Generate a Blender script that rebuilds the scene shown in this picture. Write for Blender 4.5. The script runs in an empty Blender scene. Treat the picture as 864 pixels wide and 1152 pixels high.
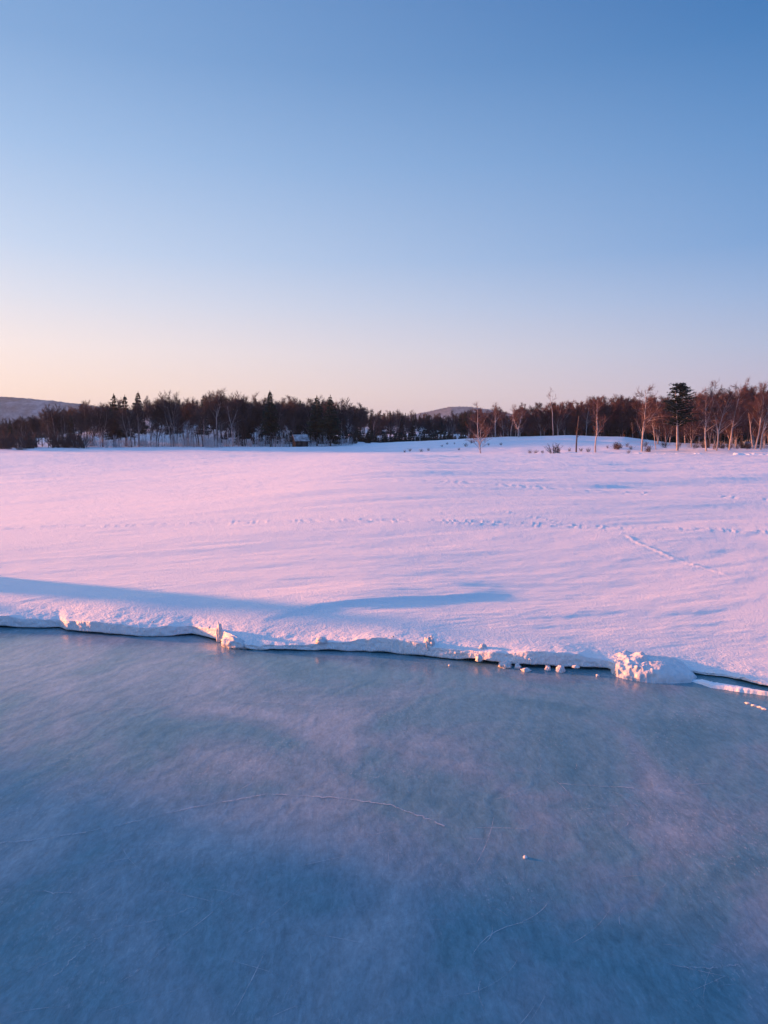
import bpy, bmesh, math, random
import numpy as np
from mathutils import Vector, Matrix, noise as mnoise

S = bpy.context.scene
COL = S.collection
R = math.radians

# ------------------------------------------------------------------ camera
F = 832.0                                    # focal length in pixels of the 864 wide photo
CAM_H = 1.6
PITCH = math.atan(78 / F)
cd = bpy.data.cameras.new('camera')
cd.sensor_fit = 'HORIZONTAL'; cd.sensor_width = 36; cd.lens = 36 * F / 864
cd.clip_start = 0.05; cd.clip_end = 20000
cam = bpy.data.objects.new('camera', cd); COL.objects.link(cam)
cam.location = (0, 0, CAM_H); cam.rotation_euler = (R(90) - PITCH, 0, 0)
S.camera = cam

# ------------------------------------------------------------------ light
SUN_EL, SUN_AZ = R(7.0), R(-70.0)            # azimuth measured from +Y, negative = to the left
sun_vec = Vector((math.sin(SUN_AZ) * math.cos(SUN_EL), math.cos(SUN_AZ) * math.cos(SUN_EL), math.sin(SUN_EL)))
sl = bpy.data.lights.new('sun', 'SUN'); sl.energy = 5.0; sl.angle = R(3.0); sl.color = (1.0, 0.31, 0.10)
sun = bpy.data.objects.new('sun', sl); COL.objects.link(sun)
sun.rotation_euler = (-sun_vec).to_track_quat('-Z', 'Y').to_euler()

def lin(c):
    return tuple(((v / 255) / 12.92 if v / 255 <= .04045 else ((v / 255 + .055) / 1.055) ** 2.4) for v in c) + (1,)

W = bpy.data.worlds.new('World'); S.world = W; W.use_nodes = True
nt = W.node_tree; nt.nodes.clear()
N = nt.nodes.new; L = nt.links.new
out = N('ShaderNodeOutputWorld'); bg = N('ShaderNodeBackground'); bg.inputs[1].default_value = 0.1
sky = N('ShaderNodeTexSky'); sky.sky_type = 'NISHITA'; sky.sun_disc = False
sky.sun_elevation = SUN_EL; sky.sun_rotation = SUN_AZ; sky.dust_density = 1.5; sky.ozone_density = 3
tc = N('ShaderNodeTexCoord'); sx = N('ShaderNodeSeparateXYZ'); L(tc.outputs['Generated'], sx.inputs[0])
asn = N('ShaderNodeMath'); asn.operation = 'ARCSINE'; L(sx.outputs[2], asn.inputs[0])
dv = N('ShaderNodeMath'); dv.operation = 'DIVIDE'; dv.inputs[1].default_value = math.pi / 2; L(asn.outputs[0], dv.inputs[0])
def ramp(stops):
    r = N('ShaderNodeValToRGB'); L(dv.outputs[0], r.inputs[0])
    e = r.color_ramp.elements
    while len(e) > 1: e.remove(e[-1])
    e[0].position = stops[0][0] / 90; e[0].color = lin(stops[0][1])
    for a, c in stops[1:]:
        k = e.new(a / 90); k.color = lin(c)
    return r
rL = ramp([(0, (255, 221, 200)), (3.5, (255, 229, 212)), (6.7, (243, 229, 226)), (10, (217, 220, 232)), (13.4, (190, 208, 233)),
           (19.7, (154, 186, 224)), (25.6, (124, 163, 209)), (31, (110, 152, 202)), (42, (112, 162, 222)), (90, (92, 158, 236))])
rR = ramp([(0, (206, 184, 200)), (3.5, (193, 186, 206)), (6.7, (170, 184, 212)), (10, (143, 173, 213)), (13.4, (112, 156, 206)),
           (19.7, (88, 139, 194)), (25.6, (58, 118, 178)), (31, (30, 98, 164)), (38, (40, 105, 172)), (48, (80, 142, 214)), (90, (92, 158, 236))])
# azimuth factor: cosine between the horizontal heading and the sun's heading
vn = N('ShaderNodeCombineXYZ'); L(sx.outputs[0], vn.inputs[0]); L(sx.outputs[1], vn.inputs[1])
nn = N('ShaderNodeVectorMath'); nn.operation = 'NORMALIZE'; L(vn.outputs[0], nn.inputs[0])
dt = N('ShaderNodeVectorMath'); dt.operation = 'DOT_PRODUCT'; L(nn.outputs[0], dt.inputs[0])
dt.inputs[1].default_value = (math.sin(SUN_AZ), math.cos(SUN_AZ), 0)
mr = N('ShaderNodeMapRange'); mr.clamp = False
mr.inputs[1].default_value = -0.18; mr.inputs[2].default_value = 0.70; L(dt.outputs['Value'], mr.inputs[0])
cl = N('ShaderNodeClamp'); cl.inputs[1].default_value = 0; cl.inputs[2].default_value = 1.2; L(mr.outputs[0], cl.inputs[0])
rB = ramp([(0, (140, 150, 190)), (5, (135, 150, 198)), (15, (105, 140, 198)), (30, (80, 138, 208)), (90, (92, 158, 236))])
mrb = N('ShaderNodeMapRange'); mrb.inputs[1].default_value = -0.2; mrb.inputs[2].default_value = -0.75; L(dt.outputs['Value'], mrb.inputs[0])
mxb = N('ShaderNodeMix'); mxb.data_type = 'RGBA'; L(mrb.outputs[0], mxb.inputs[0]); L(rR.outputs[0], mxb.inputs[6]); L(rB.outputs[0], mxb.inputs[7])
mx = N('ShaderNodeMix'); mx.data_type = 'RGBA'; mx.clamp_factor = False
L(cl.outputs[0], mx.inputs[0]); L(mxb.outputs[2], mx.inputs[6]); L(rL.outputs[0], mx.inputs[7])
# warm glow low in the sky round the sun
dg = N('ShaderNodeVectorMath'); dg.operation = 'DOT_PRODUCT'; L(tc.outputs['Generated'], dg.inputs[0]); dg.inputs[1].default_value = tuple(sun_vec)
mg = N('ShaderNodeMapRange'); mg.interpolation_type = 'SMOOTHERSTEP'; mg.inputs[1].default_value = .70; mg.inputs[2].default_value = 1.0; L(dg.outputs['Value'], mg.inputs[0])
mgl = N('ShaderNodeMix'); mgl.data_type = 'RGBA'; L(mg.outputs[0], mgl.inputs[0]); L(mx.outputs[2], mgl.inputs[6]); mgl.inputs[7].default_value = (1.5, .86, .60, 1)
sc_ = N('ShaderNodeVectorMath'); sc_.operation = 'SCALE'; sc_.inputs[3].default_value = 3.4
L(mgl.outputs[2], sc_.inputs[0])
mm = N('ShaderNodeMix'); mm.data_type = 'RGBA'; mm.inputs[0].default_value = 0.015
L(sc_.outputs[0], mm.inputs[6]); L(sky.outputs[0], mm.inputs[7])
L(mm.outputs[2], bg.inputs[0]); L(bg.outputs[0], out.inputs[0])

S.view_settings.view_transform = 'Standard'; S.view_settings.look = 'None'
S.view_settings.gamma = 1; S.view_settings.exposure = 1.7; S.view_settings.use_curve_mapping = False
S.render.engine = 'CYCLES'
S.cycles.use_denoising = True
S.cycles.max_bounces = 6; S.cycles.volume_bounces = 0
S.cycles.sample_clamp_indirect = 4

# ------------------------------------------------------------------ helpers
def pix(px, py, z=0.0, y=None):
    """point of the place seen at a pixel of the photo, on the level z (or at the distance y)"""
    c, s = math.cos(PITCH), math.sin(PITCH)
    u, v = (px - 432) / F, (576 - py) / F
    d = Vector((u, c + v * s, -s + v * c))
    t = (z - CAM_H) / d.z if y is None else y / d.y
    return Vector((d.x * t, d.y * t, CAM_H + d.z * t))

def tagit(o, label=None, cat=None, group=None, kind=None):
    if label: o['label'] = label
    if cat: o['category'] = cat
    if group: o['group'] = group
    if kind: o['kind'] = kind
    return o

def link(name, me, mat=None, parent=None, smooth=False):
    if mat and not me.materials: me.materials.append(mat)
    if smooth: me.polygons.foreach_set('use_smooth', [True] * len(me.polygons))
    o = bpy.data.objects.new(name, me); COL.objects.link(o)
    if parent: o.parent = parent
    return o

def grid_mesh(name, P, smooth=True):
    """P: rows x cols x 3 array"""
    r, c, _ = P.shape
    idx = np.arange(r * c).reshape(r, c)
    q = np.stack([idx[:-1, :-1], idx[:-1, 1:], idx[1:, 1:], idx[1:, :-1]], -1).reshape(-1, 4)
    me = bpy.data.meshes.new(name)
    me.vertices.add(r * c); me.vertices.foreach_set('co', P.astype(np.float32).ravel())
    me.loops.add(q.size); me.loops.foreach_set('vertex_index', q.astype(np.int32).ravel())
    me.polygons.add(len(q)); me.polygons.foreach_set('loop_start', np.arange(0, q.size, 4, dtype=np.int32))
    me.polygons.foreach_set('loop_total', np.full(len(q), 4, np.int32))
    me.polygons.foreach_set('use_smooth', np.full(len(q), smooth))
    me.update(calc_edges=True)
    return me

_rs = np.random.RandomState(7)
_G = _rs.rand(256, 256) * 2 - 1
def vnoise(x, y):
    xi = np.floor(x).astype(int); yi = np.floor(y).astype(int)
    fx = x - xi; fy = y - yi
    fx = fx * fx * fx * (fx * (fx * 6 - 15) + 10); fy = fy * fy * fy * (fy * (fy * 6 - 15) + 10)
    a = _G[xi & 255, yi & 255]; b = _G[(xi + 1) & 255, yi & 255]
    c = _G[xi & 255, (yi + 1) & 255]; d = _G[(xi + 1) & 255, (yi + 1) & 255]
    return (a * (1 - fx) + b * fx) * (1 - fy) + (c * (1 - fx) + d * fx) * fy
def fbm(x, y, oct=4, gain=.5, lac=2.03):
    s = 0; a = 1; t = 0
    for i in range(oct):
        s = s + a * vnoise(x + 17.3 * i, y + 9.1 * i); t += a
        a *= gain; x = x * lac; y = y * lac
    return s / t
def sstep(a, b, x):
    t = np.clip((x - a) / (b - a), 0, 1); return t * t * (3 - 2 * t)

# ------------------------------------------------------------------ materials
def material(name):
    m = bpy.data.materials.new(name); m.use_nodes = True
    n = m.node_tree; b = n.nodes['Principled BSDF']
    return m, n, b
def nodes_noise(n, scale, detail=4, rough=.55, vec=None, dist=0):
    t = n.nodes.new('ShaderNodeTexNoise'); t.inputs['Scale'].default_value = scale
    t.inputs['Detail'].default_value = detail; t.inputs['Roughness'].default_value = rough
    t.inputs['Distortion'].default_value = dist
    if vec is not None: n.links.new(vec, t.inputs['Vector'])
    return t
def nodes_map(n, scale=(1, 1, 1), rot=(0, 0, 0), src='Object'):
    c = n.nodes.new('ShaderNodeTexCoord'); m = n.nodes.new('ShaderNodeMapping')
    m.inputs['Scale'].default_value = scale; m.inputs['Rotation'].default_value = rot
    n.links.new(c.outputs[src], m.inputs[0]); return m.outputs[0]
def nodes_ramp(n, fac, stops):
    r = n.nodes.new('ShaderNodeValToRGB'); n.links.new(fac, r.inputs[0]); e = r.color_ramp.elements
    while len(e) > 1: e.remove(e[-1])
    e[0].position = stops[0][0]; e[0].color = (*stops[0][1], 1)
    for p, c in stops[1:]:
        e.new(p).color = (*c, 1)
    return r
def nodes_bump(n, h, strength, dist, normal=None):
    b = n.nodes.new('ShaderNodeBump'); b.inputs['Strength'].default_value = strength; b.inputs['Distance'].default_value = dist
    n.links.new(h, b.inputs['Height'])
    if normal is not None: n.links.new(normal, b.inputs['Normal'])
    return b.outputs[0]
def plain(name, c0, c1, scale, rough=.8, bump=0, bscale=None, detail=4):
    m, n, b = material(name)
    v = nodes_map(n)
    t = nodes_noise(n, scale, detail, .6, v)
    r = nodes_ramp(n, t.outputs[0], [(.3, c0), (.7, c1)])
    n.links.new(r.outputs[0], b.inputs['Base Color']); b.inputs['Roughness'].default_value = rough
    b.inputs['Specular IOR Level'].default_value = .2
    if bump:
        t2 = nodes_noise(n, bscale or scale, 4, .6, v)
        n.links.new(nodes_bump(n, t2.outputs[0], 1, bump), b.inputs['Normal'])
    return m

# snow: bright, slightly grainy, with wind lines
m_snow, n, b = material('snow')
v = nodes_map(n)
b.inputs['Base Color'].default_value = (.91, .905, .91, 1); b.inputs['Roughness'].default_value = .52
b.inputs['Specular IOR Level'].default_value = .85
vw = nodes_map(n, (.5, 4.0, 1), (0, 0, R(-22)))
t1 = nodes_noise(n, 1.5, 5, .6, vw, .3)
t2 = nodes_noise(n, 45, 4, .7, v)
vs_ = nodes_map(n, (1.2, 9, 1), (0, 0, R(35)))
t3 = nodes_noise(n, 5, 4, .6, vs_, .2)
nb = nodes_bump(n, t1.outputs[0], 1, .020)
nb = nodes_bump(n, t3.outputs[0], 1, .006, nb)
nb = nodes_bump(n, t2.outputs[0], 1, .016, nb)
n.links.new(nb, b.inputs['Normal'])

m_bank = plain('bank_snow', (.86, .88, .9), (.92, .92, .93), 6, .6, .004, 60)
m_clod = plain('packed_snow', (.60, .60, .62), (.78, .78, .79), 14, .55, .012, 26)
m_land = plain('land_snow', (.78, .8, .83), (.88, .89, .91), .7, .7, .05, 2.5)
m_roofsnow = plain('mottled_roof_snow', (.05, .045, .045), (.62, .64, .68), 1.1, .8)  # roof snow mottled with dark patches to lower its brightness
m_under = plain('dark_slush', (.02, .025, .03), (.05, .06, .07), 8, .5)

# lake ice: milky blue with frost, hairlines and soft ripples
m_ice, n, b = material('ice')
v = nodes_map(n)
vd = nodes_map(n, (1, .8, 1), (0, 0, R(50)))
big = nodes_noise(n, .9, 7, .62, vd, .9)
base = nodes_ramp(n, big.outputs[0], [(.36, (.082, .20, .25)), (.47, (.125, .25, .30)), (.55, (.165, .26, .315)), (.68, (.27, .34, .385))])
vst = nodes_map(n, (3.0, 1.1, 1), (0, 0, R(48)))
strk = nodes_noise(n, 6, 7, .7, vst, .8)
fine = nodes_noise(n, 30, 7, .75, nodes_map(n, (1.6, .7, 1), (0, 0, R(-15))), .3)
# frosted and clear areas, plus bank and foreground shade painted in: (place, radius, amount)
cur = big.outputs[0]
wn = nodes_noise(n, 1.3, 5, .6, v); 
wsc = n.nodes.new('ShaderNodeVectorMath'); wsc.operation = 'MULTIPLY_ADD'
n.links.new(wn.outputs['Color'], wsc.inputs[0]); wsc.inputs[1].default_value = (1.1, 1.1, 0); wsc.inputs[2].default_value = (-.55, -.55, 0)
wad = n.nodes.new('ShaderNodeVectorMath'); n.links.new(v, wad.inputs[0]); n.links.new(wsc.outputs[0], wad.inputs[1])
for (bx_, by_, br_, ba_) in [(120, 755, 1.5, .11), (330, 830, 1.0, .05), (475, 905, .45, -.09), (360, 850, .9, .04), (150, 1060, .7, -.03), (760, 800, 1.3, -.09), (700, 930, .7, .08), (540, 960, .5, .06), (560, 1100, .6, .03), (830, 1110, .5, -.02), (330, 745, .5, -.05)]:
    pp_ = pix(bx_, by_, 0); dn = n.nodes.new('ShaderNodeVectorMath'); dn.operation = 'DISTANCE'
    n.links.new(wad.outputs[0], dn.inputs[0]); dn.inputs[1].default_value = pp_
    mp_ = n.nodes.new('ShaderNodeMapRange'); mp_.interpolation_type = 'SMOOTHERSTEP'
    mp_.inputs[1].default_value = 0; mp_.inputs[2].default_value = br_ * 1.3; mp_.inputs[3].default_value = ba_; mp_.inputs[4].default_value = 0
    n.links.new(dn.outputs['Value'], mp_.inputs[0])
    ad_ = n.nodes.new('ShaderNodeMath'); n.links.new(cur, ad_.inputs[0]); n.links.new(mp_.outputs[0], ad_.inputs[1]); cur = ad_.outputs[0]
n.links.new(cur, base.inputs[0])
mul = n.nodes.new('ShaderNodeMix'); mul.data_type = 'RGBA'; mul.blend_type = 'OVERLAY'; mul.inputs[0].default_value = .45
n.links.new(base.outputs[0], mul.inputs[6]); n.links.new(strk.outputs[0], mul.inputs[7])
mul2 = n.nodes.new('ShaderNodeMix'); mul2.data_type = 'RGBA'; mul2.blend_type = 'OVERLAY'; mul2.inputs[0].default_value = .5
n.links.new(mul.outputs[2], mul2.inputs[6]); n.links.new(fine.outputs[0], mul2.inputs[7])
# frost flecks
fl = nodes_noise(n, 48, 4, .8, nodes_map(n, (1.4, .6, 1)))
flr = nodes_ramp(n, fl.outputs[0], [(.56, (0, 0, 0)), (.70, (1, 1, 1))])
patch = nodes_noise(n, 1.1, 4, .6, v, .4)
pr = nodes_ramp(n, patch.outputs[0], [(.48, (0, 0, 0)), (.66, (.75, .75, .75))])
fm = n.nodes.new('ShaderNodeMath'); fm.operation = 'MULTIPLY'
n.links.new(flr.outputs[0], fm.inputs[0]); n.links.new(pr.outputs[0], fm.inputs[1])
mx3 = n.nodes.new('ShaderNodeMix'); mx3.data_type = 'RGBA'; mx3.inputs[7].default_value = (.5, .53, .56, 1)
n.links.new(fm.outputs[0], mx3.inputs[0]); n.links.new(mul2.outputs[2], mx3.inputs[6])
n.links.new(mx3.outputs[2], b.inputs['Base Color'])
rr = nodes_ramp(n, patch.outputs[0], [(.40, (.04, .04, .04)), (.7, (.27, .27, .27))])
n.links.new(rr.outputs[0], b.inputs['Roughness']); b.inputs['IOR'].default_value = 1.31
wv = n.nodes.new('ShaderNodeTexWave'); wv.inputs['Scale'].default_value = 2.2; wv.inputs['Distortion'].default_value = 9
wv.inputs['Detail'].default_value = 4; wv.inputs['Detail Scale'].default_value = 1.4
n.links.new(nodes_map(n, (1, 1, 1), (0, 0, R(20))), wv.inputs[0])
nb = nodes_bump(n, wv.outputs[1], .5, .0012)
nb = nodes_bump(n, strk.outputs[0], 1, .0009, nb)
nb = nodes_bump(n, fine.outputs[0], 1, .0009, nb)
n.links.new(nb, b.inputs['Normal'])

m_crack, n, b = material('ice_crack')
b.inputs['Base Color'].default_value = (.55, .6, .66, 1); b.inputs['Roughness'].default_value = .5
t = nodes_noise(n, 9, 4, .7, nodes_map(n)); r = nodes_ramp(n, t.outputs[0], [(.38, (0, 0, 0)), (.62, (.65, .65, .65))])
n.links.new(r.outputs[0], b.inputs['Alpha'])

m_birch = plain('birch_bark', (.24, .22, .23), (.46, .43, .43), 2.2, .8, .01, 6)
m_dark = plain('dark_bark', (.04, .03, .03), (.10, .078, .072), 2.5, .9)
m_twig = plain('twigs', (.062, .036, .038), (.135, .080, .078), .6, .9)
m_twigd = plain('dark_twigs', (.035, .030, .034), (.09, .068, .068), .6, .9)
m_needle = plain('needles', (.012, .020, .014), (.04, .055, .035), .9, .8)
m_frost = plain('frosted_twigs', (.25, .26, .28), (.5, .52, .56), 1.5, .8)
m_wood = plain('weathered_wood', (.018, .017, .017), (.045, .04, .038), 2, .9)
m_blue = plain('faded_blue_paint', (.12, .2, .33), (.2, .3, .45), 1, .6)

# far hills: snow under thin forest
m_hill, n, b = material('hill_wood')
v = nodes_map(n)
t = nodes_noise(n, .006, 5, .6, v); t2 = nodes_noise(n, .05, 4, .8, nodes_map(n, (1, 1, .35)))
add = n.nodes.new('ShaderNodeMath'); add.operation = 'ADD'; n.links.new(t.outputs[0], add.inputs[0]); n.links.new(t2.outputs[0], add.inputs[1])
r = nodes_ramp(n, add.outputs[0], [(.42, (.04, .05, .06)), (.50, (.08, .10, .125)), (.62, (.24, .29, .34))])
r.color_ramp.elements[0].position = .9 / 2; r.color_ramp.elements[1].position = .51; r.color_ramp.elements[2].position = .62
half = n.nodes.new('ShaderNodeMath'); half.operation = 'MULTIPLY'; half.inputs[1].default_value = .5
n.links.new(add.outputs[0], half.inputs[0]); n.links.new(half.outputs[0], r.inputs[0])
n.links.new(r.outputs[0], b.inputs['Base Color']); b.inputs['Roughness'].default_value = .9

# ------------------------------------------------------------------ ground, ice
me = grid_mesh('ground', np.array([[[x, y, -0.6] for x in np.linspace(-6000, 6000, 9)] for y in np.linspace(-3000, 9000, 9)]), False)
tagit(link('ground', me, m_land), kind='structure')
me = grid_mesh('ice', np.array([[[x, y, 0.0] for x in np.linspace(-60, 60, 41)] for y in np.linspace(-60, 8.3, 25)]), False)
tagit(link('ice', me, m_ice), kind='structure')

# edge of the snow cover, read along the photo: (px, foot of the wall, crest of the wall)
EDGE = [(-900, 676, 660), (-400, 690, 673), (-120, 704, 688), (0, 708, 691), (60, 708.5, 695), (68, 712, 696), (95, 715, 698), (130, 717, 699.5), (150, 718.5, 702),
        (165, 718.5, 701.5), (185, 718, 702), (212, 716.5, 704), (228, 720, 706), (242, 724, 707), (258, 729, 716), (274, 734, 729),
        (300, 734.5, 728), (340, 735, 727.5), (375, 735.5, 723), (400, 736, 718), (430, 737.5, 715.5), (455, 739.5, 716), (475, 742, 720), (495, 744, 729),
        (520, 746.5, 731), (540, 748.5, 735), (556, 751.5, 735.5), (575, 752.5, 734), (610, 754.5, 731), (640, 756, 733), (660, 756.5, 738), (690, 757.5, 746),
        (705, 763, 752), (735, 765, 755), (770, 764, 756), (785, 762, 757.5), (800, 763.5, 759.5), (830, 767.5, 764), (864, 776, 772.5), (1000, 800, 792), (1500, 900, 880)]
E = np.array(EDGE, float)
E[:, 1] += 2.0
E[:, 2] = E[:, 1] - (E[:, 1] - E[:, 2] - 2.0) * .72

def edge_at(s):
    """s = x/y heading (array) -> distance of the wall's foot, rise of the wall"""
    px = 432 + s * F
    yb = np.interp(px, E[:, 0], E[:, 1]); yc = np.interp(px, E[:, 0], E[:, 2])
    kb = (yb - 498) / F; kc = (yc - 498) / F
    d = CAM_H / kb
    rise = (kb - kc) * d / (1 + .28 * kc)
    return d, rise

def field_h(x, y):
    """height of the wind-packed snow over the lake"""
    ca, sa = math.cos(R(24)), math.sin(R(24))
    a = x * ca + y * sa; c = -x * sa + y * ca
    z = .118 + .0013 * np.clip(y - 6, 0, 120)
    near = 1 - sstep(9, 22, y)
    z = z + .030 * fbm(a * .16 + 3, c * .45, 3) * (1 + .06 * np.clip(y - 8, 0, 40))
    z = z + .013 * fbm(a * .45, c * 2.1 + 7, 4, .6) * (1 + .03 * np.clip(y - 8, 0, 50))
    z = z + .05 * sstep(14, 40, y) * fbm(x * .12, y * .35, 4, .6)
    z = z + .008 * fbm(a * 1.3, c * 3.6, 4, .6) * near
    z = z + .5 * sstep(-40, 5, x) * sstep(9, 40, y) * (1 - sstep(70, 100, y)) * .5
    # falls off to the right near the edge
    z = z + (.060 - .082 * 3 * (1 - np.exp(-(np.sqrt(np.maximum(x + .3, 0) ** 2 + .25) - .5) / 3))) * (1 - sstep(6.0, 12, y))
    ql = np.sqrt(np.minimum(x, 0) ** 2 + 9) - 3; qr = np.sqrt(np.maximum(x, 0) ** 2 + 9) - 3
    z = z - (.092 * 15 * (1 - np.exp(-ql / 15)) + .058 * 12 * (1 - np.exp(-qr / 12)) - .25) * sstep(7.5, 17, y) * (1 - sstep(50, 95, y))
    # drift whose lee side lies in shade: (570,663) .. (340,690)
    p0 = pix(575, 661, .16); p1 = pix(330, 692, .13)
    dx, dy = p1.x - p0.x, p1.y - p0.y; ln = math.hypot(dx, dy); dx /= ln; dy /= ln
    t = (x - p0.x) * dx + (y - p0.y) * dy
    n_ = (x - p0.x) * (-dy) + (y - p0.y) * dx       # signed distance from the crest
    w = sstep(-.25, .5, t) * (1 - sstep(ln * .75, ln * 1.25, t))
    n_ = n_ + .02 * vnoise(t * 1.5, t * 0 + 3) + .012 * vnoise(t * 6.0, t * 0 + 5)
    side = np.where(n_ > 0, np.exp(-(n_ / .09) ** 2), np.exp(-(n_ / .7) ** 2))
    z = z + .035 * w * side
    # tracks crossing the field
    for (x0, y0, x1, y1, dep, wid, zz) in [(0, 588, 864, 598.5,   .026, .085, .16), (380, 549, 864, 560, .04, .22, .17), (0, 547, 400, 551, .02, .3, .17),
                                            (700, 603, 822, 637, -.008, .028, .16), (540, 580, 705, 604, -.007, .035, .16), (0, 521, 864, 524, .03, 1.2, .2)]:
        q0 = pix(x0, y0, zz); q1 = pix(x1, y1, zz)
        ex, ey = q1.x - q0.x, q1.y - q0.y; l2 = math.hypot(ex, ey); ex /= l2; ey /= l2
        t = (x - q0.x) * ex + (y - q0.y) * ey; nd = (x - q0.x) * (-ey) + (y - q0.y) * ex
        if x0 == 700: nd = nd + .14 * np.sin(np.pi * np.clip(t / l2, 0, 1))
        nd = nd + wid * .5 * vnoise(t / wid * .08, t * 0 + 11)
        w = sstep(-3 if x0 == 0 else 0, .3, t) * (1 - sstep(l2 - .2, l2 + (60 if x1 == 864 else .1), t))
        amp = .40 + .60 * np.abs(vnoise(t / wid * .9, t * 0 + 2) * 1.6)
        z = z - dep * w * amp * (np.exp(-(nd / wid) ** 2) - .7 * np.exp(-((nd + 1.7 * wid) / wid) ** 2))
    # low scarp seen at (640,554)
    q = pix(668, 553, .17)
    z = z + .10 * np.exp(-((x - q.x) / 1.6) ** 2) * np.exp(-((y - q.y - .6) / .5) ** 2)
    # unseen snow heaps added left of the view to shade the near snow
    z = z + .95 * np.exp(-((x + 6.1) / .75) ** 2) * np.exp(-((y - 8.12) / .21) ** 2)
    z = z + .22 * np.exp(-((x + 5.2) / .55) ** 2) * np.exp(-((y - 7.05) / .2) ** 2)
    return np.where(y < 9.5, np.maximum(z, .035), z)

sA = np.linspace(-.56, .56, 1150)
sB = .56 + np.cumsum(np.linspace(.002, .09, 60))
s = np.concatenate([-sB[::-1], sA, sB])
d_, rise_ = edge_at(s)
wob = .022 * fbm(s * 14, s * 0 + 1, 4) + .006 * fbm(s * 110, s * 0 + 4, 3)
d_ = d_ + wob
def gsm(a, sig):
    out_ = a.copy()
    for i in range(len(s)):
        w_ = np.exp(-((s - s[i]) / sig) ** 2) * ds_; out_[i] = (a * w_).sum() / w_.sum()
    return out_
ds_ = np.gradient(s)
d_sm = gsm(d_, .045); rise_sm = gsm(rise_, .04)
rise_s = np.maximum(rise_ * (1 + .12 * fbm(s * 9, s * 0 + 9, 2)), .012)
rise_ = np.maximum(rise_s + .010 * fbm(s * 60, s * 0 + 9, 4), .010)
rows = []
gap = .016 + .010 * vnoise(s * 40, s * 0 + 6) + .008 * vnoise(s * 12, s * 0 + 2)
gap = np.clip(gap, .004, .05)
run = .28 * rise_
rows.append(np.stack([s * (d_ + .5), d_ + .5, np.full_like(s, -.004)], -1))
rows.append(np.stack([s * (d_ + .45), d_ + .45, gap * .9], -1))
rows.append(np.stack([s * (d_ + .03), d_ + .03, gap], -1))
K = 16
zc = gap + rise_; zcs = .016 + rise_sm
for k in range(K + 1):
    t = k / K
    prof = math.sin(t * math.pi / 2) ** .9
    rg = fbm(s * 110, s * 0 + t * 2.2, 4, .6)
    yy = d_ + run * t + .012 * rg * math.sin(math.pi * min(1, t + .15))
    zz = gap + rise_ * prof + .004 * fbm(s * 90 + 40, s * 0 + t * 2.0, 2) * (t > 0)
    rows.append(np.stack([s * yy, yy, zz], -1))
nF = 640
off = np.geomspace(.012, 126, nF)
ye = d_ + run
for o_ in off:
    w2 = float(sstep(0, .35, np.array(o_)))
    yy = ye * (1 - w2) + (d_sm + .28 * rise_sm) * w2 + o_
    far = sstep(0, 60, o_)
    yy = yy * (1 - far) + (6.0 + o_) * far
    x = s * yy
    h = field_h(x, yy)
    w = sstep(0, .75, np.full_like(s, o_)) ** .8
    crest = zcs + (zc - zcs) * math.exp(-(o_ - .012) / .035) + .010 * fbm(x * 9, yy * 9, 4, .6) * (1 - math.exp(-o_ / .04)) * math.exp(-o_ / .5)
    z = crest * (1 - w) + h * w
    rows.append(np.stack([x, yy, z], -1))
P = np.stack(rows, 0)
tagit(link('snow_field', grid_mesh('snow_field', P), m_snow), kind='structure')

# ------------------------------------------------------------------ land on the far shore
def px_of(x, y): return 432 + x / y * F
def shore_y(x):
    return np.interp(x, [-400, -60, 0, 20, 45, 70, 300], [102, 102, 100, 90, 80, 76, 70])
def land_h(x, y):
    x = np.asarray(x, float); y = np.asarray(y, float)
    p = 432 + x / np.maximum(y, 1) * F
    sy = shore_y(x)
    t = y - sy
    z = .22 + .40 * sstep(0, 14, t) + .012 * np.clip(t, 0, 400)
    # smooth knoll in the middle and right, crest near 494 px
    cy = 124 - .10 * x
    prof = np.interp(p, [330, 400, 480, 560, 640, 700, 750, 830, 1000], [0, .35, 1.0, 1.5, 1.75, 1.45, .55, .1, .1])
    z = z + prof * sstep(0, 1, (t - 6) / np.maximum(cy - sy - 6, 1)) * (1 - .6 * sstep(cy, cy + 25, y))
    # wooded rise on the left
    g = np.interp(p, [-200, 0, 60, 120, 170, 260, 340, 390, 430], [.8, .3, 1.4, 4.4, 6.0, 4.6, 2.6, .6, 0])
    z = z + g * sstep(26, 62, t)
    z = z + np.interp(p, [370, 400, 430, 470, 520, 560], [0, 3.2, 4.2, 4.0, 1.0, 0]) * sstep(78, 108, t)
    # unseen hill raised beyond the left of the view to shade the shore
    z = z + 13 * np.exp(-((x + 175) / 75) ** 2) * sstep(150, 200, y + .1 * x) * (1 - sstep(-170, -60, p))
    z = z + .12 * fbm(x * .12, y * .12, 4) * sstep(0, 10, t) + .05 * fbm(x * .5, y * .5, 3) * sstep(0, 6, t)
    return z
sx_ = np.concatenate([np.linspace(-2.6, -.62, 60), np.linspace(-.6, .6, 420), np.linspace(.62, 2.2, 50)])
tt = np.concatenate([np.linspace(-1.2, 60, 160), np.geomspace(61, 900, 50)])
Sx, T = np.meshgrid(sx_, tt)
Y = 100 + T
Y0 = Y.copy()
for _ in range(6):
    Y = shore_y(Sx * Y) + T
X = Sx * Y
Z = land_h(X, Y)
Z = np.where(T < 0, -.1, Z)
tagit(link('land', grid_mesh('land', np.stack([X, Y, Z], -1)), m_land), kind='structure')

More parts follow.
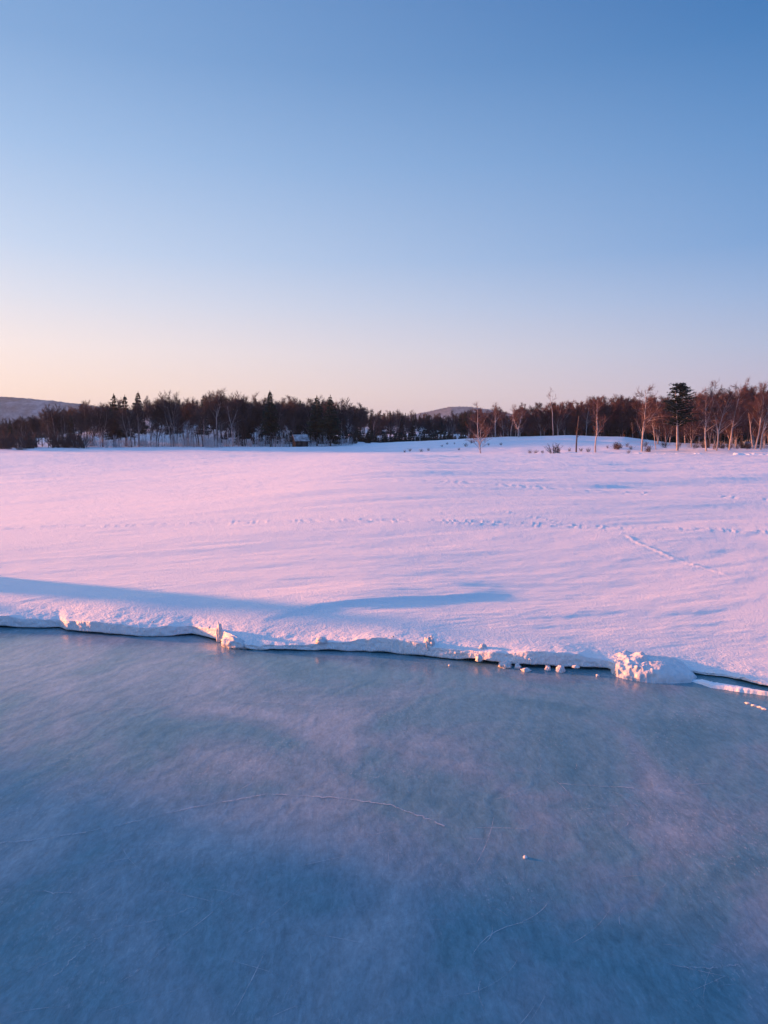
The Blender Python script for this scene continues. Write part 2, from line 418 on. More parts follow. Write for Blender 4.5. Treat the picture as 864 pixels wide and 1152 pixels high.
# trampled snow along the shore on the right
gx = np.linspace(14, 64, 700); gv = np.linspace(-1.2, 1.2, 36)
GX, GV = np.meshgrid(gx, gv)
GY = shore_y(GX) - .6 + GV
b1 = np.clip(fbm(GX * 1.7, GV * 2.2, 3) * 1.6 + .15, 0, 1)
Zr = .17 + .055 + np.exp(-(GV / .55) ** 2) * (.05 + .22 * b1 * sstep(14, 20, GX))
tagit(link('snow_ridge', grid_mesh('snow_ridge', np.stack([GX, GY, Zr - .12 * (np.abs(GV) / 1.2) ** 3], -1)), m_bank), kind='structure')

# ------------------------------------------------------------------ hills
def hill(name, y0, depth, pts, seed):
    px = np.linspace(pts[0][0], pts[-1][0], 420)
    top = np.interp(px, [p[0] for p in pts], [p[1] for p in pts])
    x = (px - 432) / F * y0
    H = CAM_H + (498 - top) / F * y0
    rows = []
    for k in range(60):
        t = k / 59
        yy = y0 - depth + 2 * depth * t
        sh = np.sin(t * math.pi) ** 1.3
        z = (H + 1.8) * sh - 1.8
        z = z + .05 * H * fbm(x * .006 + seed, np.full_like(x, yy * .006), 4) * sh
        if 24 < k < 36: z = z + 1.7 * vnoise(x * .21, x * 0 + k) + 1.0 * vnoise(x * .5, x * 0 + k)
        rows.append(np.stack([x, np.full_like(x, yy), z], -1))
    return tagit(link(name, grid_mesh(name, np.stack(rows, 0), False), m_hill), kind='structure')
hill('hills', 1500, 200, [(-900, 440), (-500, 436), (-200, 441), (-60, 445), (0, 446), (40, 449), (85, 454), (120, 460), (170, 466), (230, 476), (300, 498)], 1)
hill('hills', 2600, 260, [(380, 498), (430, 474), (460, 468), (480, 464), (505, 458.5), (525, 459), (550, 462), (600, 470), (660, 484), (720, 498)], 5)
hill('hills', 1300, 300, [(-300, 480), (100, 478), (250, 474), (420, 474), (520, 476), (700, 474), (1200, 470), (1600, 480)], 9)

# ------------------------------------------------------------------ trees
class MB:
    def __init__(s): s.v = []; s.f = []
    def cone(s, p, q, r0, r1, n=3):
        d = (q - p)
        if d.length < 1e-5: return
        d.normalize()
        a = d.orthogonal().normalized(); b = d.cross(a)
        i = len(s.v)
        for k in range(n):
            t = 2 * math.pi * k / n; o = a * math.cos(t) + b * math.sin(t)
            s.v.append(p + o * r0); s.v.append(q + o * r1)
        for k in range(n):
            j = (k + 1) % n
            s.f.append((i + 2 * k, i + 2 * j, i + 2 * j + 1, i + 2 * k + 1))
    def spike(s, p, q, r):
        d = q - p; a = d.orthogonal().normalized() * r; b = d.normalized().cross(a)
        i = len(s.v); s.v += [p + a, p - a * .5 + b * .87, p - a * .5 - b * .87, q]
        s.f += [(i, i + 1, i + 3), (i + 1, i + 2, i + 3), (i + 2, i, i + 3)]
    def tri(s, a, b, c):
        i = len(s.v); s.v += [a, b, c]; s.f.append((i, i + 1, i + 2))
    def quad(s, a, b, c, d):
        i = len(s.v); s.v += [a, b, c, d]; s.f.append((i, i + 1, i + 2, i + 3))
    def mesh(s, name):
        me = bpy.data.meshes.new(name); me.from_pydata([tuple(p) for p in s.v], [], s.f); me.update(); return me

def rnd_dir(rg, d, spread, up=0):
    a = d.orthogonal().normalized(); b = d.cross(a)
    t = rg.uniform(0, 2 * math.pi)
    v = d * math.cos(spread) + (a * math.cos(t) + b * math.sin(t)) * math.sin(spread)
    v.z += up; return v.normalized()

def limb(rg, mb, p, d, ln, r0, r1, segs, wig, n, up=0, keep=None):
    pts = [p.copy()]
    q = p.copy(); dd = d.copy()
    for k in range(segs):
        dd = (dd + Vector((rg.gauss(0, wig), rg.gauss(0, wig), rg.gauss(0, wig) + up))).normalized()
        nq = q + dd * (ln / segs)
        a = r0 + (r1 - r0) * k / segs; b = r0 + (r1 - r0) * (k + 1) / segs
        mb.cone(q, nq, a, b, n); q = nq; pts.append(q.copy())
    return pts

def along(pts, t):
    f = t * (len(pts) - 1); i = min(int(f), len(pts) - 2); return pts[i].lerp(pts[i + 1], f - i), (pts[i + 1] - pts[i]).normalized()

def bare_tree(seed, H=10, lean=(0, 0), fork=.35, r=.13, dens=1.0, clear=.3, spread=.75, stems=1, tw=.0085):
    """trunk with limbs, crown of twigs; unit: metres"""
    rg = random.Random(seed); tr = MB(); cr = MB()
    for st in range(stems):
        base = Vector((rg.uniform(-.25, .25) * (stems > 1), rg.uniform(-.2, .2) * (stems > 1), -.25))
        d0 = Vector((lean[0] + rg.uniform(-.16, .16) * (stems > 1), lean[1], 1)).normalized()
        mains = []
        h1 = H * fork * rg.uniform(.9, 1.1)
        pts = limb(rg, tr, base, d0, h1, r, r * .74, 5, .05, 7, .02)
        mains.append(pts)
        top = pts[-1]; dt_ = (pts[-1] - pts[-2]).normalized()
        nf = rg.choice([1, 2, 2, 3])
        heads = []
        for k in range(nf):
            dd = rnd_dir(rg, dt_, R(rg.uniform(6, 14) if k == 0 else rg.uniform(22, 40)), .25)
            ll = (H - h1) * (rg.uniform(.92, 1.02) if k == 0 else rg.uniform(.6, .85))
            pp = limb(rg, tr, top, dd, ll, r * (.72 if k == 0 else .5), .015, 8, .07, 6, .035); heads.append(pp)
        br = []
        for pp in heads + [pts]:
            lo = .05 if pp is not pts else clear / fork
            if pp is pts and lo >= .95: continue
            nb_ = int((11 if pp is not pts else 3) * dens * rg.uniform(.8, 1.2))
            for k in range(nb_):
                t = lo + (1 - lo) * (k + rg.random()) / nb_
                a, dd = along(pp, min(t, .97))
                rel = max(0, 1 - (a.z / H))
                l2 = H * (.10 + .26 * rel) * rg.uniform(.6, 1.2)
                q = limb(rg, tr, a, rnd_dir(rg, dd, R(rg.uniform(35, 65)) * spread / .75, .1), l2, r * .22 * (.4 + rel), .008, 4, .12, 4, .04)
                br.append((q, l2))
        for q, l2 in br:
            n3 = int(8 * dens) + 2
            for k in range(n3):
                a, dd = along(q, .15 + .85 * (k + rg.random()) / n3)
                l3 = max(.35, l2 * rg.uniform(.25, .55))
                e = limb(rg, cr, a, rnd_dir(rg, dd, R(rg.uniform(25, 60)), .12), l3, .016, .007, 2, .16, 3, .05)
                for j in range(int(6 * dens)):
                    b_, d3 = along(e, rg.uniform(.1, 1))
                    cr.spike(b_, b_ + rnd_dir(rg, d3, R(rg.uniform(15, 60)), .15) * rg.uniform(.25, .6), tw)
        for pp in heads:
            for k in range(int(14 * dens)):
                a, dd = along(pp, rg.uniform(.7, 1))
                cr.spike(a, a + rnd_dir(rg, dd, R(rg.uniform(15, 55)), .1) * rg.uniform(.3, .8), .010)
    return tr, cr

def conifer(seed, H=11, R0=1.7, clear=.08, dens=1.0, droop=.35, irregular=.2, layers=26, snow=False):
    rg = random.Random(seed); tr = MB(); cr = MB()
    pts = limb(rg, tr, Vector((0, 0, -.25)), Vector((0, 0, 1)), H + .1, .15, .02, 7, .012, 7)
    for i in range(layers):
        t = clear + (1 - clear) * (i + rg.uniform(-.3, .3)) / layers
        t = min(max(t, clear), .985)
        z = H * t
        rad = R0 * ((1 - t) / (1 - clear)) ** .75 * rg.uniform(1 - irregular, 1 + irregular) + .12
        nb_ = max(4, int((4 + 4 * (1 - t)) * dens))
        a0 = rg.uniform(0, 6.28)
        for k in range(nb_):
            an = a0 + 6.283 * k / nb_ + rg.uniform(-.35, .35)
            ln = rad * rg.uniform(.55, 1.15)
            d = Vector((math.cos(an), math.sin(an), .18 - droop * rg.uniform(.5, 1.3)))
            p = Vector((0, 0, z)); q = p + d * ln
            q.z += .10 * ln
            tr.spike(p, q, .025)
            sd = Vector((-math.sin(an), math.cos(an), 0))
            m = max(3, int(ln / .16))
            for j in range(m):
                u = (j + .6) / m
                c = p.lerp(q, u)
                w = (.20 + .28 * (1 - abs(u - .55) * 1.4)) * min(1, ln) * rg.uniform(.6, 1.3)
                fw = d * (.18 + .16 * rg.random()) * min(1.2, ln + .3)
                dz = Vector((0, 0, -.10 - .22 * rg.random()))
                for sg in (-1, 1):
                    e = c + sd * sg * w + fw + dz
                    cr.tri(c - fw * .3, c + fw * .75, e)
                    cr.tri(c + Vector((0, 0, .05)), e * .6 + c * .4 + Vector((0, 0, -.22)), c + fw * .5)
    for k in range(12):
        a = rg.uniform(0, 6.28); z = H - rg.uniform(0, .9)
        p = Vector((0, 0, z)); cr.tri(p, p + Vector((math.cos(a) * .16, math.sin(a) * .16, -.12)), p + Vector((0, 0, .3)))
    return tr, cr

def pine(seed, H=9):
    """broad old pine: bare stem, flat uneven tiers of foliage, flat top"""
    rg = random.Random(seed); tr = MB(); cr = MB()
    limb(rg, tr, Vector((0, 0, -.25)), Vector((0, 0, 1)), H * .97, .16, .04, 8, .02, 8)
    for i in range(19):
        t = .38 + .60 * i / 18
        for k in range(rg.choice([4, 5, 5, 6])):
            an = rg.uniform(0, 6.28)
            ln = (2.35 - 1.25 * ((t - .38) / .6) ** 1.5) * rg.uniform(.45, 1.15)
            d = Vector((math.cos(an), math.sin(an), rg.uniform(.0, .3)))
            p = Vector((0, 0, H * t)); q = p + d * ln
            tr.cone(p, q, .03, .01, 4)
            for j in range(22):
                c = p.lerp(q, rg.uniform(.12, 1.05)) + Vector((rg.gauss(0, .14), rg.gauss(0, .14), rg.gauss(.05, .07)))
                for m in range(7):
                    v_ = Vector((rg.gauss(0, 1), rg.gauss(0, 1), rg.gauss(.2, .4))).normalized() * rg.uniform(.14, .32)
                    w_ = v_.orthogonal().normalized() * .045
                    cr.tri(c - w_, c + w_, c + v_)
    return tr, cr

def shrub(seed, H=1.2, n=26, w=.7):
    rg = random.Random(seed); mb = MB()
    for k in range(n):
        p = Vector((rg.gauss(0, w * .25), rg.gauss(0, w * .25), -.05))
        d = Vector((rg.gauss(0, .35), rg.gauss(0, .35), 1)).normalized()
        q = limb(rg, mb, p, d, H * rg.uniform(.5, 1), .014, .006, 3, .1, 3)
        for j in range(9):
            a, dd = along(q, rg.uniform(.25, 1))
            mb.spike(a, a + rnd_dir(rg, dd, R(rg.uniform(20, 60)), .1) * rg.uniform(.12, .4), .008)
    return mb

def make_tree(kind, trcr, mt, mc, scale_name='tree'):
    t, c = trcr
    r = bpy.data.objects.new(kind, None); COL.objects.link(r)
    r.empty_display_size = .2
    a = link('trunk', t.mesh('trunk'), mt, r); b_ = link('crown', c.mesh('crown'), mc, r)
    return r
def copy_tree(src, first):
    if first: return src
    r = src.copy(); COL.objects.link(r)
    for ch in src.children:
        c = ch.copy(); COL.objects.link(c); c.parent = r
    return r

rg = random.Random(42)
def put(o, px, y, h, h0, rot=None, zoff=0.0, wide=1.0):
    x = (px - 432) / F * y
    z = float(land_h(x, y))
    k = h / h0
    o.location = (x, y, z + zoff); o.scale = (k * wide, k * wide, k)
    o.rotation_euler = (0, 0, rg.uniform(0, 6.28) if rot is None else rot)
    return o

# --- trees that stand out one by one: (kind, px, depth, foot px y is from land, top px y, options, label)
def top_h(px, y, top):
    x = (px - 432) / F * y
    return pix(px, top, y=y).z - float(land_h(x, y))
HERO = [
    ('birch', 721, 93, 433, dict(fork=.42, r=.13, spread=.8, clear=.28, dens=.9), 'tall pale birch right of centre with long low limbs, alone before the dark wood'),
    ('birch', 737, 95, 465, dict(fork=.6, r=.07, lean=(-.12, 0), dens=.5), 'thin birch sapling leaning left just left of the broad dark pine'),
    ('birch', 669, 92, 446, dict(fork=.4, r=.12, dens=.8), 'crooked birch with dark foot standing on the blue snow right of the low shrub'),
    ('birch', 621, 118, 437, dict(fork=.5, r=.08, dens=.45, clear=.5), 'very tall thin birch whose bare top rises alone above the wood'),
    ('birch', 540.5, 92, 450, dict(fork=.16, r=.11, dens=.7, spread=1.0, clear=.1), 'many-branched small birch at the left end of the snowy knoll'),
    ('birch', 556.5, 119, 452, dict(fork=.45, r=.10, dens=.6), 'straight pale birch close behind the many-branched one on the knoll'),
    ('birch', 583, 118, 454, dict(fork=.3, r=.13, dens=.6, clear=.28), 'pale birch forking low into a wide Y on the knoll crest'),
    ('birch', 574, 121, 456, dict(fork=.5, r=.07, dens=.6), 'slim birch between the straight one and the wide Y on the knoll'),
    ('birch', 793.5, 90, 436, dict(fork=.38, r=.13, dens=.9, lean=(-.02, 0)), 'pale birch forking in a Y, first right of the broad dark pine'),
    ('birch', 804.5, 90, 428, dict(fork=.33, r=.12, dens=.9, lean=(.02, 0)), 'tall straight birch, second right of the broad dark pine'),
    ('birch', 819, 91, 425, dict(fork=.36, r=.13, dens=1.0, lean=(.10, 0)), 'tallest birch on the right, stem curving up to the right'),
    ('birch', 846, 92, 455, dict(fork=.6, r=.09, dens=.5, lean=(-.22, 0)), 'slender birch leaning strongly left before the blue box'),
    ('birch', 848.5, 91, 430, dict(fork=.45, r=.12, dens=.9, lean=(.09, 0)), 'birch sharing a foot with the left-leaning one and bending right'),
    ('birch', 854, 90, 433, dict(fork=.3, r=.12, dens=.9, lean=(.10, 0)), 'bright stout birch nearest the right edge of the photo'),
    ('dark', 229, 122, 447, dict(fork=.38, r=.13, dens=.7, spread=1.2), 'dark tree with wide level limbs before the left wood'),
    ('birch', 244.5, 124, 438, dict(fork=.55, r=.11, dens=1.0), 'tallest birch of the left wood, pale stem and round feathery top'),
    ('birch', 262, 123, 452, dict(fork=.5, r=.08, dens=.6, lean=(.05, 0)), 'thin pale birch just right of the tallest one in the left wood'),
    ('birch', 74, 121, 463, dict(fork=.55, r=.08, dens=.8, lean=(-.25, 0)), 'grey birch leaning left at the far left end of the wood'),
    ('birch', 118, 123, 455, dict(fork=.6, r=.08, dens=.7, lean=(-.22, 0)), 'pale birch leaning left beside the first dark spruces'),
    ('birch', 196, 124, 446, dict(fork=.4, r=.11, dens=.9, lean=(-.05, 0)), 'pale forked birch before the snowy slope of the left wood'),
]
for i, (k, px, y, top, opt, label) in enumerate(HERO):
    h = top_h(px, y, top)
    opt = dict(opt); opt['H'] = h * .97; opt['dens'] = opt.get('dens', 1) * 1.35; opt['r'] *= .85
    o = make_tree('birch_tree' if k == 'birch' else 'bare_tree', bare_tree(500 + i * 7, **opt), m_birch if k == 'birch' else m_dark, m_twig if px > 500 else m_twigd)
    x = (px - 432) / F * y
    o.location = (x, y, float(land_h(x, y)))
    tagit(o, label, 'tree')
# snag
mb = MB(); rgs = random.Random(3)
h = top_h(647.5, 91, 466); pts = limb(rgs, mb, Vector((0, 0, -.2)), Vector((0, 0, 1)), h, .10, .06, 6, .02, 7)
for t in (.45, .62, .8):
    a, dd = along(pts, t); limb(rgs, mb, a, Vector((rgs.choice([-1, 1]), .2, .7)).normalized(), rgs.uniform(.3, 1.3), .035, .012, 3, .1, 5)
o = link('dead_tree', mb.mesh('dead_tree'), m_dark); xx = (647.5 - 432) / F * 91; o.location = (xx, 91, float(land_h(xx, 91)))
tagit(o, 'dead broken-off stem with a few stubs on the snowy knoll', 'dead tree')
# broad pine
h = top_h(763, 92, 433)
o = make_tree('pine_tree', pine(5, h), m_birch, m_needle); xx = (761 - 432) / F * 92; o.location = (xx, 92, float(land_h(xx, 92)))
tagit(o, 'broad dark evergreen pine with flat tiers above a bare pale stem', 'pine tree')
# spruces that stand out in the left wood
for i, (px, y, top, label) in enumerate([(372, 121, 445, 'big dark spruce right of the hut, tallest evergreen there'), (357, 123, 446, 'snow-dusted spruce directly behind the hut on its right'),
                                  (131, 124, 443, 'leftmost pointed dark spruce on the skyline of the left wood'), (143, 125, 445, 'dark spruce close right of the leftmost pointed one'),
                                  (158, 126, 441, 'third dark spruce from the left on the skyline'), (305, 124, 440, 'narrow pointed spruce on the skyline left of the hut')]):
    h = top_h(px, y, top)
    o = make_tree('spruce_tree', conifer(40 + i, h, 1.75 if i < 2 else 1.35, .1 + .04 * i), m_dark, m_needle)
    xx = (px - 432) / F * y; o.location = (xx, y, float(land_h(xx, y)))
    tagit(o, label, 'spruce tree')

# --- the woods
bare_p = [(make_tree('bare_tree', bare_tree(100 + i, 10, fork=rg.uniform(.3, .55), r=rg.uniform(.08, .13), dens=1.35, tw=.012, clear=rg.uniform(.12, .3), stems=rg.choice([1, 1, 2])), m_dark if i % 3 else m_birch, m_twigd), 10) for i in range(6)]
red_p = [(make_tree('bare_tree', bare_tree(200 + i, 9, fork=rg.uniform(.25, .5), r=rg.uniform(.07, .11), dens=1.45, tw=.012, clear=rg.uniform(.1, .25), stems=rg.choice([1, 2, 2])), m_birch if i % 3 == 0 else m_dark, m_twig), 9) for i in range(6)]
con_p = [(make_tree('spruce_tree', conifer(300 + i, 10, rg.uniform(1.1, 1.7), rg.uniform(.05, .3), dens=.9), m_dark, m_needle), 10) for i in range(5)]
used = set()
def take(pool, k):
    src, h0 = pool[k % len(pool)]
    key = id(src)
    o = copy_tree(src, key not in used); used.add(key)
    return o, h0
def canopy(px):
    return float(np.interp(px, [-60, 0, 40, 62, 85, 110, 150, 200, 245, 280, 310, 350, 385, 400, 420, 460, 500, 530, 560, 600, 640, 700, 740, 780, 830, 900],
                               [474, 474, 471, 462, 460, 456, 452, 449, 446, 450, 450, 452, 453, 460, 464, 467, 469, 465, 461, 458, 453, 448, 446, 444, 440, 436]))
def wood(pool, n, px0, px1, y0, y1, jit, label, group, cat, tmin=-3, wide=1.0):
    for k in range(n):
        px = px0 + (px1 - px0) * (k + rg.random()) / n; y = rg.uniform(y0, y1)
        o, h0 = take(pool, rg.randrange(100))
        h = top_h(px, y, canopy(px) - 2 + rg.uniform(tmin, jit * .8))
        put(o, px, y, max(h, 3.5), h0, wide=wide)
        tagit(o, label, cat, group)
def woods(pool, segs, y0, y1, jit, kindtext, gname, cat, tmin=-3, wide=1.0):
    """segs: (px0, px1, count, where) - one group of look-alikes per stretch of the shore"""
    for a, b_, n_, where in segs:
        wood(pool, n_, a, b_, y0, y1, jit, kindtext + ' ' + where, gname + ' ' + where, cat, tmin, wide)
woods(bare_p, [(-30, 55, 26, 'at the far left end'), (55, 125, 22, 'left of the first spruces'), (125, 180, 14, 'over the left snow slope'),
               (180, 240, 16, 'left of the tallest birch')], 118, 150, 12, 'bare leafless tree massed', 'bare trees', 'tree')
woods(bare_p, [(240, 285, 16, 'right of the tallest birch'), (285, 330, 16, 'just left of the hut'), (330, 400, 24, 'behind and right of the hut')],
      124, 155, 10, 'bare leafless tree massed', 'bare trees', 'tree')
woods(con_p, [(-20, 110, 10, 'deep at the far left end'), (165, 250, 16, 'on the left snow slope'), (250, 330, 26, 'left of the hut'), (330, 400, 22, 'behind and right of the hut')],
      128, 165, 10, 'dark evergreen inside the wood', 'spruces', 'spruce tree', 0, .85)
woods(con_p, [(392, 460, 24, 'right of the hut'), (460, 535, 22, 'left of the knoll')], 175, 215, 8, 'small dark evergreen in the far wood', 'far spruces', 'spruce tree', -2)
woods(bare_p, [(395, 460, 22, 'right of the hut'), (460, 535, 24, 'left of the knoll')], 170, 205, 8, 'small bare tree in the far wood', 'far bare trees', 'tree', -2)
woods(red_p, [(525, 600, 27, 'behind the left of the knoll'), (600, 660, 22, 'behind the middle of the knoll'), (660, 735, 28, 'around the tall pale birch'),
              (735, 795, 18, 'around the broad pine'), (795, 900, 28, 'behind the right hand birches')], 126, 148, 12, 'reddish leafless tree massed', 'reddish trees', 'tree', -2)
woods(red_p, [(735, 800, 12, 'beside the broad pine'), (800, 900, 20, 'between the right hand birches')], 100, 120, 30, 'thin reddish tree', 'thin reddish trees', 'tree', 6)
woods(con_p, [(535, 640, 18, 'behind the left of the knoll'), (640, 740, 18, 'behind the tall pale birch'), (740, 900, 26, 'behind the right hand birches')],
      140, 165, 26, 'dark evergreen half hidden among reddish trees', 'hidden spruces', 'spruce tree', 12)

# young growth that closes the foot of the woods
sap_p = [(make_tree('sapling', bare_tree(400 + i, 5, fork=.5, r=.04, dens=.6, clear=.2, tw=.010), m_dark if i else m_frost, m_frost if i == 1 else m_twigd), 5) for i in range(4)]
ysp_p = [(make_tree('spruce_tree', conifer(450 + i, 4, 1.2, .0, layers=13), m_dark, m_needle), 4) for i in range(3)]
def young(pool, n, px0, px1, y0, y1, t0, t1, label, group, cat):
    for k in range(n):
        px = px0 + (px1 - px0) * (k + rg.random()) / n; y = rg.uniform(y0, y1)
        o, h0 = take(pool, rg.randrange(100))
        put(o, px, y, max(1.2, top_h(px, y, rg.uniform(t0, t1))), h0)
        tagit(o, label, cat, group)
young(sap_p, 30, 90, 235, 114, 134, 470, 490, 'thin sapling before the snowy slope of the left wood', 'saplings before the left slope', 'sapling')
young(sap_p, 30, 235, 400, 118, 134, 470, 490, 'thin sapling among the trunks around the hut', 'saplings around the hut', 'sapling')
young(ysp_p, 34, 245, 400, 132, 146, 484, 494, 'low young spruce at the foot of the wood around the hut', 'young spruces around the hut', 'spruce tree')
young(ysp_p, 60, 395, 535, 140, 160, 484, 492, 'low young spruce at the foot of the far wood left of the knoll', 'young spruces of the far wood', 'spruce tree')
young(ysp_p, 30, 725, 900, 118, 128, 478, 490, 'low young spruce in shade behind the right hand birches', 'young spruces on the right', 'spruce tree')

# far trees nobody could count: behind all the woods and beyond the left of the view
def forest_mass(name, spots, seed):
    rgm = random.Random(seed); V = []; Fc = []; base = 0
    protos = []
    for i in range(4):
        t, c = conifer(800 + i, 10, 1.6, .05, dens=.6, layers=13)
        protos.append((np.array([tuple(p) for p in c.v]), c.f))
    for (x, y, h) in spots:
        pv, pf = protos[rgm.randrange(4)]
        a = rgm.uniform(0, 6.28); k = h / 10
        ca, sa = math.cos(a), math.sin(a)
        q = np.stack([(pv[:, 0] * ca - pv[:, 1] * sa) * k, (pv[:, 0] * sa + pv[:, 1] * ca) * k, pv[:, 2] * k], -1) + np.array([x, y, float(land_h(x, y))])
        V.append(q); Fc.append(np.array(pf) + base); base += len(pv)
    V = np.concatenate(V); Fa = np.concatenate(Fc)
    me = bpy.data.meshes.new(name)
    me.vertices.add(len(V)); me.vertices.foreach_set('co', V.astype(np.float32).ravel())
    me.loops.add(Fa.size); me.loops.foreach_set('vertex_index', Fa.astype(np.int32).ravel())
    me.polygons.add(len(Fa)); me.polygons.foreach_set('loop_start', np.arange(0, Fa.size, 3, dtype=np.int32))
    me.polygons.foreach_set('loop_total', np.full(len(Fa), 3, np.int32)); me.update(calc_edges=True)
    return link(name, me, m_needle)
spots = []
for k in range(760):
    px = rg.uniform(-60, 930)
    if 395 < px < 480 and rg.random() < .6: continue
    y = rg.uniform(*((165, 230) if px < 392 or px > 530 else (212, 290)))
    spots.append(((px - 432) / F * y, y, max(3, top_h(px, y, canopy(px) + rg.uniform(3, 16)))))
tagit(forest_mass('distant_forest', spots, 1), 'dark distant forest closing the view behind the shore woods', 'forest', kind='stuff')
spots = []
for k in range(230):
    x = rg.uniform(-330, -98); y = rg.uniform(160, 215)
    if x / y > -.55: continue
    spots.append((x, y, rg.uniform(10, 14)))
tagit(forest_mass('hillside_forest', spots, 2), 'evergreen forest on the hill continuing the left wood out of view', 'forest', kind='stuff')

# --- shrubs
shr = [link('shrub', shrub(70 + i, 1.2, 22 + 4 * i, .8).mesh('shrub'), m_twigd) for i in range(3)]
frs = [link('shrub', shrub(80 + i, 1.6, 20, 1.6).mesh('shrub'), m_frost) for i in range(3)]
us = set()
def put_shrub(pool, k, px, y, h, label, group=None, wide=1):
    src = pool[k % len(pool)]; o = src
    if src.name in us: o = src.copy(); COL.objects.link(o)
    us.add(src.name)
    h0 = 1.2 if pool is shr else 1.6
    put(o, px, y, h, h0, wide=wide); tagit(o, label, 'shrub', group); return o
put_shrub(shr, 2, 624, 88.5, 1.45, 'largest dark dense shrub at the foot of the snowy knoll', wide=1.5)
for k, px in enumerate([455, 461, 474, 482, 497, 503, 511, 516, 524, 530, 549, 563]):
    put_shrub(shr, k, px, rg.uniform(100, 112), rg.uniform(.3, .7), 'small dark sprig poking from the left end of the snowy knoll', 'sprigs on the left of the knoll')
for k, px in enumerate([596, 602, 610, 640, 653, 661, 683, 691, 697, 706, 709, 728]):
    put_shrub(shr, k, px, rg.uniform(88, 98), rg.uniform(.35, .75), 'small dark sprig poking from the right half of the snowy knoll', 'sprigs on the right of the knoll')
for k in range(46):
    px = rg.uniform(95, 260)
    put_shrub(frs, k, px, rg.uniform(114, 132), rg.uniform(1.0, 2.6), 'frosted pale undergrowth bush among the trunks of the left wood', 'frosted bushes in the left wood')
for k in range(26):
    px = rg.uniform(255, 395)
    put_shrub(frs, k, px, rg.uniform(119, 128), rg.uniform(1.0, 2.2), 'frosted pale bush among the trunks near the hut', 'frosted bushes near the hut')
for k in range(16):
    px = rg.uniform(765, 868)
    put_shrub(frs, k, px, rg.uniform(93, 104), rg.uniform(.7, 1.5), 'pale undergrowth bush behind the birches on the right', 'pale bushes behind the right birches')
for k in range(34):
    px = rg.uniform(690, 868)
    put_shrub(shr, k, px, rg.uniform(91, 101), rg.uniform(.5, 1.2), 'dark dry brush round the feet of the right hand birches', 'dry brush under the right birches')
for k in range(30):
    px = rg.uniform(-10, 95)
    put_shrub(shr, k, px, rg.uniform(108, 122), rg.uniform(1.5, 3.0), 'brown brush along the shore at the far left', 'brown brush at the far left', 1.3)

# ------------------------------------------------------------------ hut, gate, box
def box(mb, c, s, rot=0):
    x, y, z = c; a, b_, h = s[0] / 2, s[1] / 2, s[2] / 2
    i = len(mb.v)
    for dz in (-h, h):
        for dx, dy in ((-a, -b_), (a, -b_), (a, b_), (-a, b_)): mb.v.append(Vector((x + dx, y + dy, z + dz)))
    mb.f += [(i, i + 3, i + 2, i + 1), (i + 4, i + 5, i + 6, i + 7), (i, i + 1, i + 5, i + 4), (i + 1, i + 2, i + 6, i + 5), (i + 2, i + 3, i + 7, i + 6), (i + 3, i, i + 4, i + 7)]
hy = 119; hx = (338 - 432) / F * hy
hut = bpy.data.objects.new('hut', None); COL.objects.link(hut)
hut.location = (hx, hy, float(land_h(hx, hy))); hut.rotation_euler = (0, 0, R(26)); hut.scale = (.95, .95, .85)
tagit(hut, 'small dark wooden hut with a snow-covered roof under the left wood', 'hut')
mb = MB(); w_, l_, hw, hr = 2.2, 1.8, 1.15, 2.05
v0 = [Vector(p) for p in [(-w_ / 2, -l_ / 2, -.3), (w_ / 2, -l_ / 2, -.3), (w_ / 2, l_ / 2, -.3), (-w_ / 2, l_ / 2, -.3), (-w_ / 2, -l_ / 2, hw), (w_ / 2, -l_ / 2, hw), (w_ / 2, l_ / 2, hw), (-w_ / 2, l_ / 2, hw), (-w_ / 2, 0, hr), (w_ / 2, 0, hr)]]
mb.v = v0; mb.f = [(0, 1, 5, 4), (2, 3, 7, 6), (1, 2, 6, 9, 5), (3, 0, 4, 8, 7), (0, 3, 2, 1)]
link('wall', mb.mesh('wall'), m_wood, hut)
def roof_mb(th, ov, lift):
    mb = MB()
    for sg in (-1, 1):
        e = Vector((0, sg * (l_ / 2 + ov), hw - (hr - hw) / (l_ / 2) * ov + lift)); r_ = Vector((0, 0, hr + lift))
        a = w_ / 2 + ov
        i = len(mb.v)
        for t in (0, th):
            for p, xx in ((e, -a), (e, a), (r_, a), (r_, -a)): mb.v.append(Vector((xx, p.y, p.z + t)))
        mb.f += [(i, i + 1, i + 2, i + 3), (i + 4, i + 5, i + 6, i + 7), (i, i + 1, i + 5, i + 4), (i + 1, i + 2, i + 6, i + 5), (i + 3, i, i + 4, i + 7)]
    return mb
rf = link('roof', roof_mb(.08, .25, .01).mesh('roof'), m_wood, hut)
link('snow_cover', roof_mb(.16, .20, .1).mesh('snow_cover'), m_roofsnow, rf)
mb = MB(); box(mb, (.45, -l_ / 2 - .03, .42), (.6, .05, 1.0)); dr = link('door', mb.mesh('door'), m_dark, hut)
mb = MB(); box(mb, (-.5, -l_ / 2 - .03, .62), (.5, .05, .4)); link('window', mb.mesh('window'), m_dark, hut)

gy_ = 128; gx_ = (469.5 - 432) / F * gy_
mbp = []
gate = bpy.data.objects.new('wooden_frame', None); COL.objects.link(gate); gate.location = (gx_, gy_, float(land_h(gx_, gy_)))
tagit(gate, 'small wooden frame of two posts and a rail before the middle wood', 'frame')
for sx0 in (-.42, .42):
    mb = MB(); box(mb, (sx0, 0, .3), (.1, .1, 1.3)); link('post', mb.mesh('post'), m_birch, gate)
mb = MB(); box(mb, (0, 0, .86), (.74, .07, .09)); link('rail', mb.mesh('rail'), m_birch, gate)

